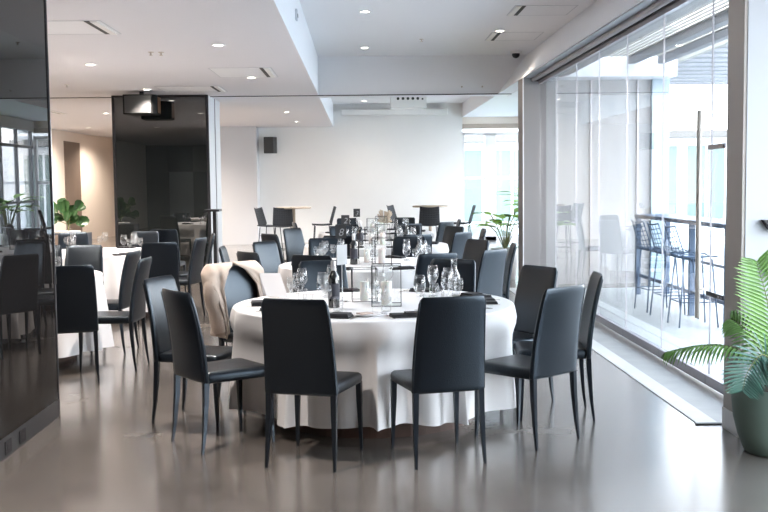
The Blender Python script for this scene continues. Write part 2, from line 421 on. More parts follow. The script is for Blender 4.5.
vent('air_diffuser', 1.92, 2.68, 14.76, 15.6, HC, True, 'smaller slot vent panel in the raised ceiling next to a downlight')
# sprinklers, camera, sensor
sp = thing('sprinkler', 'x', 'sprinkler'); MB().lathe([(.035, 0), (.035, -.004), (.012, -.01), (.009, -.03), (.022, -.034), (.022, -.038)], 12).build('sprinkler_body', M['steel'], sp)
sp = Proto(sp)
for X, Y, h, s in ((.95, 15.4, HC, 'small sprinkler head in the middle of the raised ceiling'), (-2.33, 11.6, H, 'sprinkler head between the downlights of the low ceiling'),
                   (-2.22, 11.62, H, 'smoke sensor dot beside the low ceiling sprinkler'), (-4.3, 15.2, H, 'sprinkler head left of the black column')):
    sp.put((X, Y, h), 0, s, 'sprinkler heads')
for X, Y in ((1.75, 17.39), (2.1, 17.39)):
    t = thing('wall_sprinkler', 'tiny sidewall sprinkler on the crossing beam, %s one' % ('left' if X < 2 else 'right'), 'sprinkler', (X, Y, 3.17))
    MB().tube([(0, 0, 0), (0, -.03, 0)], .014, 10).build('sprinkler_body', M['steel'], t)
t = thing('security_camera', 'small dome security camera high in the corner by the taupe jamb', 'camera', (2.60, 16.9, HC))
MB().lathe([(.10, -.001), (.10, -.03), (.07, -.04)], 20).build('camera_base', M['white'], t)
MB().lathe([(.066, -.04), (.064, -.07), (.045, -.10), (.01, -.115)], 20).build('camera_dome', M['plastic'], t)
t = thing('wall_sensor', 'small grey sensor on the upright side of the raised ceiling', 'sensor', (-.685, 11.3, 3.40))
MB().box(0, .025, -.05, .05, -.06, .06).build('sensor_body', M['wall_grey'], t, bevel=.006)
MB().box(.025, .030, -.02, .02, -.03, .01).build('sensor_lens', M['grille'], t)
# projector + screen housing
t = thing('projector_housing', 'white box hanging from the far ceiling with a row of round dark vents', 'projector', (1.16, 24.0, 3.64))
MB().box(-.42, .42, -.2, .35, -.34, -.001).build('casing', M['white'], t, bevel=.01)
for i in range(5):
    MB().tube([(-.25 + i * .115, -.2, -.13), (-.25 + i * .115, -.206, -.13)], .033, 14).build('vent', M['grille'], t)
MB().box(.30, .34, -.204, -.2, -.16, -.12).build('indicator', M['grille'], t)
t = thing('projection_screen', 'long white roll-up screen case along the top of the back wall', 'projection screen', (.92, 26.85, 3.41))
MB().box(-1.40, 1.40, -.10, .10, -.075, .075).build('case', M['white'], t, bevel=.02)
for x_ in (-1.3, 1.3): MB().box(x_ - .02, x_ + .02, .09, .15, -.05, .05).build('bracket', M['alu'], t)
# speakers
t = thing('wall_speaker', 'black loudspeaker mounted high on the white back wall', 'speaker', (-2.33, 26.62, 2.36))
MB().rings([[(-.15, -.14, z), (.10, -.14, z), (.17, .02, z), (.17, .16, z), (-.15, .16, z)] for z in (0, .42)], sm=False).build('cabinet', M['plastic'], t, bevel=.01)
MB().box(-.135, .09, -.146, -.14, .02, .40).build('grille', M['grille'], t)
MB().box(-.03, .03, .16, .38, .15, .27).build('bracket', M['black'], t)
t = thing('hanging_speaker', 'large black speaker hung from the ceiling in front of the mirrored column', 'speaker', (-3.46, 16.4, 2.68))
MB().rings([[(-.26, -.2, z), (.20, -.2, z), (.26, -.08, z), (.26, .2, z), (-.26, .2, z)] for z in (0, .31)], sm=False).build('cabinet', mat('speaker_black', (.004, .004, .004), .7, spec=.1), t, bevel=.012)
MB().box(-.23, .18, -.208, -.2, .02, .29).build('grille', M['grille'], t)
MB().box(.262, .266, -.06, .16, .03, .28).build('side_panel', mat('bronze', (.25, .12, .06), .3, .8), t)  # thin plate painting a bronze reflection on the black cabinet side
MB().box(-.03, .03, -.03, .03, .31, .369).build('bracket', M['black'], t)
t = thing('wall_sign', 'small grey notice plate on the far cream wall', 'sign', (-7.60, 32.3, 1.72), rz=-.137)
MB().box(-.0, .03, -.2, .2, 0, .36).build('sign_plate', M['wall_grey'], t, bevel=.004)
MB().box(.03, .033, -.15, .15, .05, .31).build('sign_face', M['taupe'], t)

# ------------------------------------------------------------------ terrace / outdoors
sbox('floor_terrace', M['deck'], 2.80, 14, -6, 15.2, -.2, -.01)
sbox('floor_terrace_back', M['deck'], 4.6, 14, 15.2, 50, -.2, -.01)
sbox('ground', M['deck'], -60, 90, -60, 120, -.6, -.22)
sl = thing('pergola', 'white slatted pergola roof over the terrace outside the glass', 'pergola', (2.9, 0, 3.32))
mb = MB()
for i in range(19):
    x = .18 + i * .075
    if x > 1.75: break
    mb.box(x, x + .04, -2, 14.65, .0, .014)
mb.build('slats', M['slat'], sl)
for x in (.97, 1.40): MB().box(x, x + .10, -2, 14.65, -.10, .0).build('beam', M['beam'], sl)
for i in range(16):
    y = 10.0 + i * .57
    MB().box(1.80, 5.2, y, y + .22, -.02, .04).build('louvre', M['beam'], sl)
MB().box(1.72, 1.80, -2, 19.5, -.06, .08).build('edge_beam', M['slat'], sl)
MB().box(5.1, 5.2, 8, 19.5, -.06, .08).build('edge_beam', M['slat'], sl)
for y in (-1.8, 9.0, 18.9): MB().box(5.05, 5.2, y, y + .14, -3.31, -.06).build('post', M['slat'], sl)
# outdoor bar table
t = thing('bar_table', 'long blue-grey outdoor bar table behind the glass doors', 'bar table', (4.0, 12.1, 0))
MB().box(-.24, .24, -1.75, 1.75, 1.04, 1.09).build('table_top', M['bluemetal'], t, bevel=.006)
for x, y in ((-.2, -1.7), (-.2, -.55), (-.2, 1.7), (.2, -1.7), (.2, 1.7)): MB().box(x - .03, x + .03, y - .03, y + .03, -.01, 1.04).build('leg', M['bluemetal'], t)
MB().box(-.215, -.185, -1.7, 1.7, .24, .28).build('foot_rail', M['bluemetal'], t)
MB().box(-.215, -.185, -1.7, 1.7, .62, .65).build('cross_rail', M['bluemetal'], t)

def wire_stool(label, m, group, seat_h=.74, top=1.06, dense=False):
    t = thing('bar_stool', label, 'bar stool', group=group)
    # shell frame (heading +Y)
    def P(u, v):    # v 0..1 from seat front up to the back top
        hw = .20 - .02 * max(0, v - .5) * 2
        if v < .5:
            y = .19 - .38 * (v / .5); z = seat_h - .01 * math.sin(PI * v / .5)
        else:
            w = (v - .5) / .5; y = -.19 - .10 * w; z = seat_h + (top - seat_h) * w
        z += .02 * u * u; y += .03 * (u * u) * (1 if v > .5 else 0)
        return (u * hw, y, z)
    N = 14
    for nme, v0, v1 in (('seat', 0., .5), ('backrest', .5, 1.)):
        mb = MB(); ks = [v0 + (v1 - v0) * i / N for i in range(N + 1)]
        cols = 9 if dense else 7
        for i in range(cols):
            u = -1 + 2 * i / (cols - 1)
            mb.tube([P(u, v) for v in ks], .007 if abs(u) == 1 else (.006 if dense else .0045), 5)
        for i in range(9 if dense else 7):
            v = v0 + (v1 - v0) * i / (8 if dense else 6)
            mb.tube([P(-1 + 2 * j / 10, v) for j in range(11)], .0085 if i in (0, 8 if dense else 6) else (.006 if dense else .0045), 5)
        if dense:
            mb.rings([[P(-1 + 2 * j / 10, v) for j in range(11)] for v in ks], loop=False)
        mb.build(nme, m, t)
    for x, y in ((-.17, .16), (.17, .16), (-.17, -.17), (.17, -.17)):
        MB().tube([(x * .9, y * .9, seat_h - .015), (x * 1.2, y * 1.25, 0.002)], .009, 7).build('leg', m, t)
    q = 1.13; z = .27
    MB().tube([(-.17 * q, .16 * q, z), (.17 * q, .16 * q, z), (.17 * q, -.17 * q, z), (-.17 * q, -.17 * q, z)], .007, 6, closed=True).build('foot_ring', m, t)
    return t
out_stool = Proto(wire_stool('x', M['bluemetal'], 'o'))
for i, (y, s) in enumerate(((10.75, 'nearest wire bar stool on the terrace, partly behind the upright handle'), (11.4, 'middle wire bar stool at the outdoor bar table'), (12.05, 'wire bar stool on the terrace farthest from the camera'))):
    out_stool.put((3.56, y, -.01), -PI / 2 + .05 * i, s, 'wire bar stools on the terrace')

# distant buildings and greenery
def building(label, x, y, w, dep, h, floors, nw, seed=0):
    t = thing('building', label, 'building', (x, y, -.22))
    MB().box(0, w, 0, dep, 0, h).build('wall', M['facade'], t)
    fh = h / floors
    for i in range(floors):
        MB().box(-.15, w + .15, -.5, 0, fh * (i + 1) - .25, fh * (i + 1)).build('floor_slab', mat('slab_grey', (.14, .13, .12), .8), t)
        for j in range(nw):
            ww = w / nw
            wd = MB().box(j * ww + .2, (j + 1) * ww - .2, -.04, .02, fh * i + .3, fh * (i + 1) - .55).build('window', M['gglass'], t)
            MB().box(j * ww + ww / 2 - .04, j * ww + ww / 2 + .04, -.07, -.04, fh * i + .3, fh * (i + 1) - .55).build('mullion', M['frame'], wd)
    return t
building('pale building with green glazed windows beyond the terrace', 10.3, 38, 9, 6, 3.6, 1, 5)
building('pale house seen through the far right window', 1.0, 38, 7.5, 6, 7.0, 2, 4)

# ------------------------------------------------------------------ dining chair
def make_chair():
    t = thing('dining_chair', 'x', 'chair')
    def yb(z):                    # centre line of the backrest
        s = (z - .38) / .56
        return -.205 - .012 * s - .075 * s * s
    # backrest
    mb = MB(); rs = []
    zs = [.410, .418, .435, .47, .53, .6, .67, .74, .80, .86, .905, .928, .938, .942]
    for z in zs:
        s = (z - .375) / .567
        hw = .205 - .004 * s - .018 * s * s; th = .020 - .006 * s
        if z > .9: k = (z - .9) / .042; hw -= .014 * k * k; th *= max(.25, math.sqrt(max(0, 1 - k * k)))
        if z < .415: th *= .7; hw -= .004
        c = yb(z); cu = .016 * (.4 + .6 * s)
        ring = []
        n = 12
        for i in range(n + 1):
            u = -1 + 2 * i / n; ring.append((u * (hw - th * .4), c - th * .9 - cu * (1 - u * u), z))
        for a in (-PI / 4, 0, PI / 4): ring.append((hw - th * .4 + th * .8 * math.cos(a), c + th * .9 * math.sin(a), z))
        for i in range(n + 1):
            u = 1 - 2 * i / n; ring.append((u * (hw - th * .4), c + th * .9 - cu * (1 - u * u) * .8, z))
        for a in (PI * .75, PI, PI * 1.25): ring.append((-(hw - th * .4) + th * .8 * math.cos(a), c + th * .9 * math.sin(a), z))
        rs.append(ring)
    mb.rings(rs); back = mb.build('backrest', M['leather'], t)
    for s_ in (-1, 1):
        MB().tube([(s_ * (.205 - .022 * ((z - .375) / .567) ** 1.6 + .0005), yb(z) - .012, z) for z in (.42, .47, .55, .65, .75, .85, .92)], .0032, 5).build('piping', M['piping'], back)
    # seat
    def rr(hw0, hw1, y0, y1, z, r=.035, inset=0.):
        pts = []
        for (cx, cy, a0) in ((hw1 - r, y1 - r, 0), (-(hw1 - r), y1 - r, PI / 2), (-(hw0 - r), y0 + r, PI), (hw0 - r, y0 + r, 1.5 * PI)):
            for i in range(5):
                a = a0 + PI / 2 * i / 4; pts.append((cx + (r - inset) * math.cos(a), cy + (r - inset) * math.sin(a), z))
        return pts
    mb = MB()
    mb.rings([rr(.19, .208, -.21, .242, .402, inset=.012), rr(.19, .208, -.21, .245, .407), rr(.19, .211, -.21, .249, .432), rr(.19, .209, -.21, .247, .450, inset=.002),
              rr(.19, .205, -.20, .240, .461, inset=.010), rr(.16, .17, -.17, .20, .466), rr(.08, .09, -.09, .10, .464)])
    mb.build('seat', M['leather'], t)
    for s_ in (-1, 1):
        MB().tube([(s_ * .191, .218, .41), (s_ * .192, .219, .30), (s_ * .196, .224, .12), (s_ * .199, .228, .0)], [.022, .020, .014, .010], 4, sq=True, sm=False).build('leg', M['piping'], t)
        MB().tube([(s_ * .188, -.206, .425), (s_ * .190, -.211, .30), (s_ * .195, -.226, .12), (s_ * .199, -.242, .0)], [.022, .020, .014, .010], 4, sq=True, sm=False).build('leg', M['piping'], t)
    return t
chair = Proto(make_chair())
def put_chair(x, y, hx, hy, label, group):
    return chair.put((x, y, 0), math.atan2(hy, hx) - PI / 2, label, group)

# ------------------------------------------------------------------ tableware prototypes
def make_wine():
    return MB().lathe([(.035, 0), (.034, .002), (.008, .005), (.0045, .012), (.004, .085), (.007, .098), (.024, .112), (.037, .135), (.040, .155), (.036, .19), (.030, .222),
                       (.0288, .222), (.0345, .19), (.0385, .155), (.0355, .136), (.022, .114), (.001, .101)], 16, cap1=True).build('wine_glass', M['crystal'])
def make_small_wine():
    return MB().lathe([(.031, 0), (.030, .002), (.007, .005), (.004, .012), (.004, .065), (.007, .076), (.022, .09), (.031, .11), (.031, .13), (.026, .17),
                       (.0248, .17), (.0297, .13), (.0297, .111), (.020, .092), (.001, .079)], 16).build('wine_glass', M['crystal'])
def make_tumbler():
    return MB().lathe([(.028, 0), (.030, .003), (.034, .09), (.0325, .09), (.0285, .008), (.001, .008)], 16).build('water_tumbler', M['crystal'])
def protof(o, cat): o['category'] = cat; return Proto(o)
wine = protof(make_wine(), 'wine glass'); swine = protof(make_small_wine(), 'wine glass'); tumb = protof(make_tumbler(), 'drinking glass')
mb = MB(); mb.box(-.055, .055, -.11, .11, 0, .010).box(-.053, .050, -.105, .108, .010, .019).box(-.05, .052, -.10, .02, .019, .026)
nap = protof(mb.build('folded_napkin', M['napkin'], bevel=.004), 'napkin')
def make_fork():
    mb = MB(); mb.box(-.0045, .0045, -.10, .03, .001, .004); mb.box(-.011, .011, .03, .055, .001, .004)
    for x in (-.0095, -.0035, .0025, .0085 - .001): mb.box(x - .0012, x + .002, .055, .095, .001, .003)
    return mb.build('fork', M['cutlery'])
def make_knife():
    mb = MB(); mb.box(-.005, .005, -.11, .0, .001, .006); mb.box(-.007, .006, .0, .10, .001, .003); return mb.build('knife', M['cutlery'])
fork = protof(make_fork(), 'cutlery'); knife = protof(make_knife(), 'cutlery')

def make_lantern():
    t = thing('candle_lantern', 'x', 'candle lantern')
    w = .095; h = .265; r = .002
    f = MB()
    for z in (.004, h):
        for a, b in (((-w, -w), (w, -w)), ((w, -w), (w, w)), ((w, w), (-w, w)), ((-w, w), (-w, -w))):
            f.box(min(a[0], b[0]) - r, max(a[0], b[0]) + r, min(a[1], b[1]) - r, max(a[1], b[1]) + r, z - r, z + r)
    for x in (-w, w):
        for y in (-w, w): f.box(x - r, x + r, y - r, y + r, .001, h)
    f.build('frame', mat('lantern_frame', (.06, .06, .065), .35, .6), t)
    for x0, x1, y0, y1 in ((-w + r, w - r, -w - .001, -w + .001), (-w + r, w - r, w - .001, w + .001), (-w - .001, -w + .001, -w + r, w - r), (w - .001, w + .001, -w + r, w - r)):
        MB().box(x0, x1, y0, y1, .008, h - .004).build('glass_side', M['pane'], t)
    c = MB().lathe([(.034, .004), (.034, .155), (.028, .158), (.01, .152)], 20).build('candle', M['wax'], t)
    MB().tube([(0, 0, .152), (.001, 0, .166)], .0015, 5).build('wick', M['track'], c)
    return t
lantern = Proto(make_lantern())
def number_card(label, x, y, z, digit, pale, rz=0.):
    t = thing('table_number', label, 'table number', (x, y, z), rz)
    MB().lathe([(.04, 0), (.04, .003), (.006, .006), (.0035, .012), (.0035, .25)], 16).build('stand', M['chrome'], t)
    c = MB().box(-.054, .054, -.003, .003, .25, .385).build('card', M['card_pale'] if pale else M['card_black'], t, bevel=.001)
    if digit:
        cu = bpy.data.curves.new('numeral', 'FONT'); cu.body = digit; cu.size = .105; cu.extrude = .0006; cu.align_x = 'CENTER'; cu.shear = .25
        o = bpy.data.objects.new('tmp', cu); C.objects.link(o)
        dg = bpy.context.evaluated_depsgraph_get(); me = bpy.data.meshes.new_from_object(o.evaluated_get(dg)); bpy.data.objects.remove(o)
        q = bpy.data.objects.new('numeral', me); C.objects.link(q); q.parent = c
        me.materials.clear(); me.materials.append(M['card_pale'])
        q.rotation_euler = (PI / 2, 0, 0); q.location = (0, -.004, .276)
    return t
def make_bottle():
    t = thing('wine_bottle', 'x', 'bottle')
    MB().lathe([(.030, 0), (.0375, .004), (.038, .01), (.038, .185), (.034, .205), (.020, .228), (.0145, .245), (.0145, .262)], 24).build('bottle_glass', M['bottle'], t)
    MB().lathe([(.0155, .235), (.0158, .30), (.012, .304)], 20).build('foil_cap', M['foil'], t)
    MB().lathe([(.0384, .06), (.0386, .16)], 24, cap0=False, cap1=False).build('bottle_label', M['blabel'], t)
    return t
bottle = Proto(make_bottle())
def make_carafe():
    return MB().lathe([(.04, 0), (.043, .004), (.044, .10), (.040, .14), (.022, .18), (.020, .25), (.024, .262), (.0225, .262), (.0185, .25), (.0205, .181), (.038, .14), (.042, .10), (.041, .01), (.001, .008)], 18).build('water_carafe', M['crystal'])
carafe = protof(make_carafe(), 'carafe')

# ------------------------------------------------------------------ tables
ZT = .752
def sstep(a, b, x):
    t = min(1, max(0, (x - a) / (b - a))); return t * t * (3 - 2 * t)
def round_table(cx, cy, R, tname, seed, hem=.105, folds=17, seats=()):
    t = thing('round_table', 'round banquet table on a dark wooden base under the cloth of the ' + tname, 'table', (cx, cy, 0), 0, 'round banquet tables')
    MB().lathe([(R - .03, .715), (R - .015, .72), (R - .015, .740), (R - .03, .745)], 48).build('table_top', M['wood'], t)
    MB().lathe([(.16, .09), (.13, .15), (.10, .3), (.10, .6), (.2, .715)], 20).build('pedestal', M['wood'], t)
    MB().lathe([(.68, 0), (.68, .075), (.66, .08)], 40, sm=False).build('base', M['wood'], t)
    rn = random.Random(seed); ph = [rn.uniform(0, 2 * PI) for _ in range(4)]
    n = 240; rs = []
    for r in (.001, R * .5, R * .9, R - .012, R - .004):
        rs.append([(r * math.cos(2 * PI * j / n), r * math.sin(2 * PI * j / n), ZT - .002 if r > .1 else ZT - .002) for j in range(n)])
    for s in (0, .012, .03, .07, .13, .2, .27, .34, .41, .48, .55, .62, .70, .78, .86, .93, 1.):
        ring = []
        for j in range(n):
            a = 2 * PI * j / n
            w = math.sin(folds * a + ph[0] + .8 * math.sin(3 * a + ph[1])) + .45 * math.sin((folds * 1.0 + 7) * a + ph[2]) + .3 * math.sin(5 * a + ph[3])
            w2 = max(-1.2, w)
            z = ZT - .006 - s * (ZT - .006 - hem - .012 * math.sin(5 * a + ph[3]))
            r = R + .004 + .07 * s + .040 * w2 * (s ** .6) 
            x_, y_ = r * math.cos(a), r * math.sin(a); rb = R + .004 + .07 * s + .012
            xb, yb_ = rb * math.cos(a), rb * math.sin(a)
            if z < .68:
                for (qx, qy, hx, hy) in seats:        # the cloth is pushed in by the seats tucked under it
                    l_ = math.hypot(hx, hy); hx_, hy_ = hx / l_, hy / l_; dx_, dy_ = cx + xb - qx, cy + yb_ - qy
                    ly = dx_ * hx_ + dy_ * hy_; lx = dx_ * hy_ - dy_ * hx_
                    if -.2 < ly < .29:
                        q_ = (.29 - ly) * sstep(.34, .235, abs(lx)) * sstep(.68, .50, z)
                        x_ += hx_ * q_; y_ += hy_ * q_
            ring.append((x_, y_, z))
        rs.append(ring)
    c = MB().rings(rs, cap0=True, cap1=False).build('tablecloth', M['cloth'], loc=(cx, cy, 0))
    tag(c, 'floor-length white cloth draped over the ' + tname, 'tablecloth', 'white round tablecloths')
    return t
def seat_dressing(cx, cy, tname, seats, level, seed, R=.93):
    rn = random.Random(seed)
    for (x, y, sname) in seats:
        u = Vector((x - cx, y - cy)).normalized(); h = -u; rgt = Vector((h.y, -h.x))
        at_ = ' at the %s seat of the %s' % (sname, tname)
        def P(r, o): p = Vector((cx, cy)) + u * r + rgt * o; return (p.x, p.y, ZT)
        a = math.atan2(h.y, h.x) - PI / 2
        j = lambda q=.012: rn.uniform(-q, q)
        if not (level == 2 and sname == 'left rear'): nap.put(P(.76, -.02 + j(.02)), a + PI / 2 + j(.25), 'folded charcoal napkin' + at_, 'charcoal napkins on the ' + tname)
        wine.put(P(.50, .14 + j()), a, 'tall stemmed wine glass' + at_, 'tall wine glasses on the ' + tname)
        if level >= 1: swine.put(P(.53, .22 + j()), a, 'small stemmed wine glass' + at_, 'small wine glasses on the ' + tname)
        if level >= 2:
            tumb.put(P(.44, .22 + j()), a, 'clear water tumbler' + at_, 'water tumblers on the ' + tname)
            fork.put(P(.74, -.14 + j(.006)), a + j(.1), 'silver fork' + at_, 'forks on the ' + tname)
            knife.put(P(.74, .12 + j(.006)), a + j(.1), 'silver knife' + at_, 'knives on the ' + tname)
def centre(cx, cy, tname, digit, pale, two=True, dx=0.):
    lantern.put((cx + .085, cy - .15, ZT), -.04, 'black framed glass lantern with a white candle, front one on the ' + tname, 'candle lanterns')
    o = lantern.put((cx - .06, cy + .12, ZT), .06, 'black framed glass lantern with a white candle, back one on the ' + tname, 'candle lanterns'); o.scale = (.88, .88, .84)
    number_card(('pale' if pale else 'black') + ' table number card on a slim stand on the ' + tname, cx - .21 + dx, cy + .10, ZT, digit, pale, .9 if pale else 0)

T1 = 'nearest central table'; T2 = 'second central table'; T3 = 'third central table'; T4 = 'farthest central table'
T5 = 'left table'; T6 = 'rear left table'
tabs = {}
def table_set(key, cx, cy, R, tname, seed, chairs, level, digit=None, pale=False):
    round_table(cx, cy, R, tname, seed, seats=[c[:4] for c in chairs])
    for c in chairs:
        x, y, hx, hy, label, sname = c
        put_chair(x, y, hx, hy, label, 'leather chairs around the ' + tname)
    seat_dressing(cx, cy, tname, [(c[0], c[1], c[5]) for c in chairs], level, seed + 50)
def toward(cx, cy, x, y): return cx - x, cy - y
D = 'dark leather chair '
c1 = (.08, 6.77)
table_set('1', *c1, .93, T1, 11, [
    (-.27, 5.66, .31, .95, D + 'nearest the camera on the left, black back turned to the camera', 'near left'),
    (.42, 5.68, -.24, .97, D + 'nearest the camera in the middle, back turned square to the camera', 'near right'),
    (.99, 6.05, -.66, .75, D + 'at the right front of the nearest table, seat pointing left', 'right front'),
    (1.27, 6.66, -.99, .08, D + 'seen edge-on behind the right front chair by the terrace', 'right'),
    (1.04, 7.12, -.86, -.52, D + 'with brownish back right of the nearest table, facing the camera', 'right rear'),
    (.61, 7.77, -.42, -.9, D + 'behind the wine glasses at the rear right of the nearest table', 'rear right'),
    (-.23, 7.80, .28, -.96, D + 'behind the wine bottle at the rear of the nearest table', 'rear left'),
    (-.75, 7.42, .75, -.66, D + 'draped with the beige jacket, left of the nearest table', 'left rear'),
    (-1.08, 6.69, .94, -.33, D + 'second from front on the left side, its edge catching light', 'left'),
    (-.845, 6.08, .81, .58, D + 'at the left front of the nearest table, seat pointing right', 'left front')], 2)
centre(*c1, T1, None, True)
bottle.put((-.178, 6.52, ZT), 0, 'dark wine bottle with pale foil cap on the nearest central table', 'wine bottles')
c2 = (.12, 10.1)
table_set('2', *c2, .93, T2, 22, [
    (-.32, 8.98, .36, .93, D + 'at the near left of the second table, back to the camera', 'near left'),
    (.56, 8.98, -.36, .93, D + 'at the near right of the second table, back to the camera', 'near right'),
    (1.00, 9.32, -.74, .67, D + 'with bluish back at the right front of the second table', 'right front'),
    (1.22, 9.98, -.99, .05, D + 'seen edge-on at the right of the second table', 'right'),
    (1.0, 10.62, -.85, -.52, D + 'with brownish back at the right rear of the second table', 'right rear'),
    (.47, 11.28, -.3, -.95, D + 'at the rear right of the second table behind its lanterns', 'rear right'),
    (-.32, 11.18, .3, -.95, D + 'at the rear left of the second table behind its number card', 'rear left'),
    (-.80, 10.76, .82, -.57, D + 'with blue sheen at the left rear of the second table', 'left rear'),
    (-1.08, 10.05, .99, 0, D + 'at the left of the second table beyond the beige jacket', 'left'),
    (-.80, 9.42, .80, .60, D + 'black-backed at the left front of the second table, beyond the leaning menu', 'left front')], 1)
centre(*c2, T2, '8', False, dx=-.11)
bottle.put((-.07, 10.02, ZT), 0, 'dark wine bottle right of the number card on the second table', 'wine bottles')
c3 = (.20, 13.3)
table_set('3', *c3, .93, T3, 33, [
    (-.18, 12.22, .3, .95, D + 'at the near left of the third table', 'near left'), (.58, 12.22, -.3, .95, D + 'at the near right of the third table', 'near right'),
    (1.04, 12.6, -.76, .65, D + 'blue-lit at the right front of the third table', 'right front'), (1.33, 13.3, -.99, 0, D + 'edge-on at the right of the third table', 'right'),
    (1.08, 13.95, -.8, -.6, D + 'at the right rear of the third table', 'right rear'), (.60, 14.42, -.3, -.95, D + 'at the rear right of the third table', 'rear right'),
    (-.18, 14.42, .3, -.95, D + 'at the rear left of the third table', 'rear left'), (-.72, 13.95, .8, -.6, D + 'tall and blue-lit at the left rear of the third table', 'left rear'),
    (-.90, 12.75, .8, .6, D + 'at the left front of the third table', 'left front')], 0)
centre(*c3, T3, '2', False, dx=-.19)
bottle.put((-.0, 13.15, ZT), 0, 'dark wine bottle on the third central table', 'wine bottles')
c4 = (.25, 16.6)
table_set('4', *c4, .93, T4, 44, [
    (-.12, 15.5, .3, .95, D + 'at the near left of the farthest table', 'near left'), (.66, 15.52, -.3, .95, D + 'at the near right of the farthest table', 'near right'),
    (1.12, 15.95, -.76, .65, D + 'at the right front of the farthest table', 'right front'), (1.34, 16.7, -.99, 0, D + 'at the right of the farthest table', 'right'),
    (.70, 17.72, -.3, -.95, D + 'at the rear right of the farthest table', 'rear right'), (-.15, 17.72, .3, -.95, D + 'at the rear left of the farthest table', 'rear left'),
    (-.78, 16.35, .95, .2, D + 'at the left of the farthest table', 'left')], 0)
centre(*c4, T4, '3', False, dx=-.10)
c5 = (-3.3, 9.2)
table_set('5', *c5, .93, T5, 55, [
    (-2.34, 8.155, -.27, .96, D + 'close to the mirror column edge, back square to the camera', 'near right'),
    (-2.12, 8.66, -.995, .06, D + 'in the left aisle, nearer of two leaning backs seen edge-on', 'right front'),
    (-2.42, 9.60, -.99, .10, D + 'in the left aisle, farther of two leaning backs seen edge-on', 'right rear'),
    (-2.89, 10.35, -.03, -1, D + 'with blue sheen on the far side of the left table', 'rear right'),
    (-3.32, 10.42, .03, -1, D + 'beyond the left table, partly hidden by the mirror column', 'rear')], 1)
c6 = (-3.25, 12.4)
table_set('6', *c6, .93, T6, 66, [
    (-2.25, 11.22, -.3, .95, D + 'with dark blue back at the near side of the farther left table', 'near right'),
    (-2.14, 11.88, -.98, .2, D + 'nearer edge-on chair right of the farther left table', 'right front'),
    (-2.14, 12.75, -.98, -.2, D + 'brownish chair right of the farther left table, facing left', 'right rear'),
    (-2.95, 13.42, -.2, -.97, D + 'brownish chair on the far side of the farther left table', 'rear'),
    (-3.75, 13.4, .35, -.93, D + 'at the far left side of the farther left table', 'rear left'),
    (-3.9, 11.3, .5, .86, D + 'at the near left side of the farther left table', 'near left')], 1)
put_chair(-2.75, 14.5, 0, 1, D + 'solid black in front of the black mirrored column', None)
# near white cloths / bottle extras
def stacked_carafe(x, y, lab): carafe.put((x, y, ZT), 0, lab, 'water carafes')
stacked_carafe(.66, 7.16, 'clear water carafe at the right of the nearest central table')
stacked_carafe(.60, 10.35, 'clear water carafe at the right of the second central table')
stacked_carafe(.62, 13.6, 'clear water carafe at the right of the third central table')
t = thing('menu_card', 'large white menu sheet leaning tilted on the left of the nearest table', 'menu', (-.60, 7.18, ZT))
mb = MB(); mb.add([(-.07, 0, .002), (.08, -.02, .002), (.02, .07, .165), (-.13, .09, .165)], [(0, 1, 2, 3)]); mb.build('sheet', M['paper'], t, solid=.002)
mb = MB(); mb.add([(-.13, .09, .165), (.02, .07, .165), (.04, .12, .002), (-.11, .14, .002)], [(0, 1, 2, 3)]); mb.build('back_sheet', M['paper'], t, solid=.002)
t = thing('side_plate', 'small plate with pinkish folded paper at the near edge of the nearest table', 'plate', (.03, 6.10, ZT))
MB().lathe([(.05, 0), (.085, .008), (.09, .012), (.084, .011), (.05, .004), (.001, .003)], 28).build('dish', M['cloth'], t)
MB().box(-.05, .03, -.03, .04, .012, .018, mtx=Matrix.Rotation(.5, 4, 'Z')).build('folded_paper', mat('pink_paper', (.6, .48, .44), .7), t)
t = thing('flower_vase', 'beige dried flowers in a small vase on the farthest table', 'vase', (.40, 16.95, ZT))
MB().lathe([(.04, 0), (.05, .06), (.03, .12), (.035, .14)], 16).build('vase_body', M['pot_white'], t)
mb = MB(); rr_ = random.Random(4)
for i in range(90):
    a = rr_.uniform(0, 2 * PI); q = .13 * rr_.random() ** .5; zz = rr_.uniform(.16, .36)
    p = Vector((q * math.cos(a), q * math.sin(a), zz)); mb.tube([(p.x * .2, p.y * .2, .13), p], [.002, .012], 5)
mb.build('flower_heads', M['dried'], t)

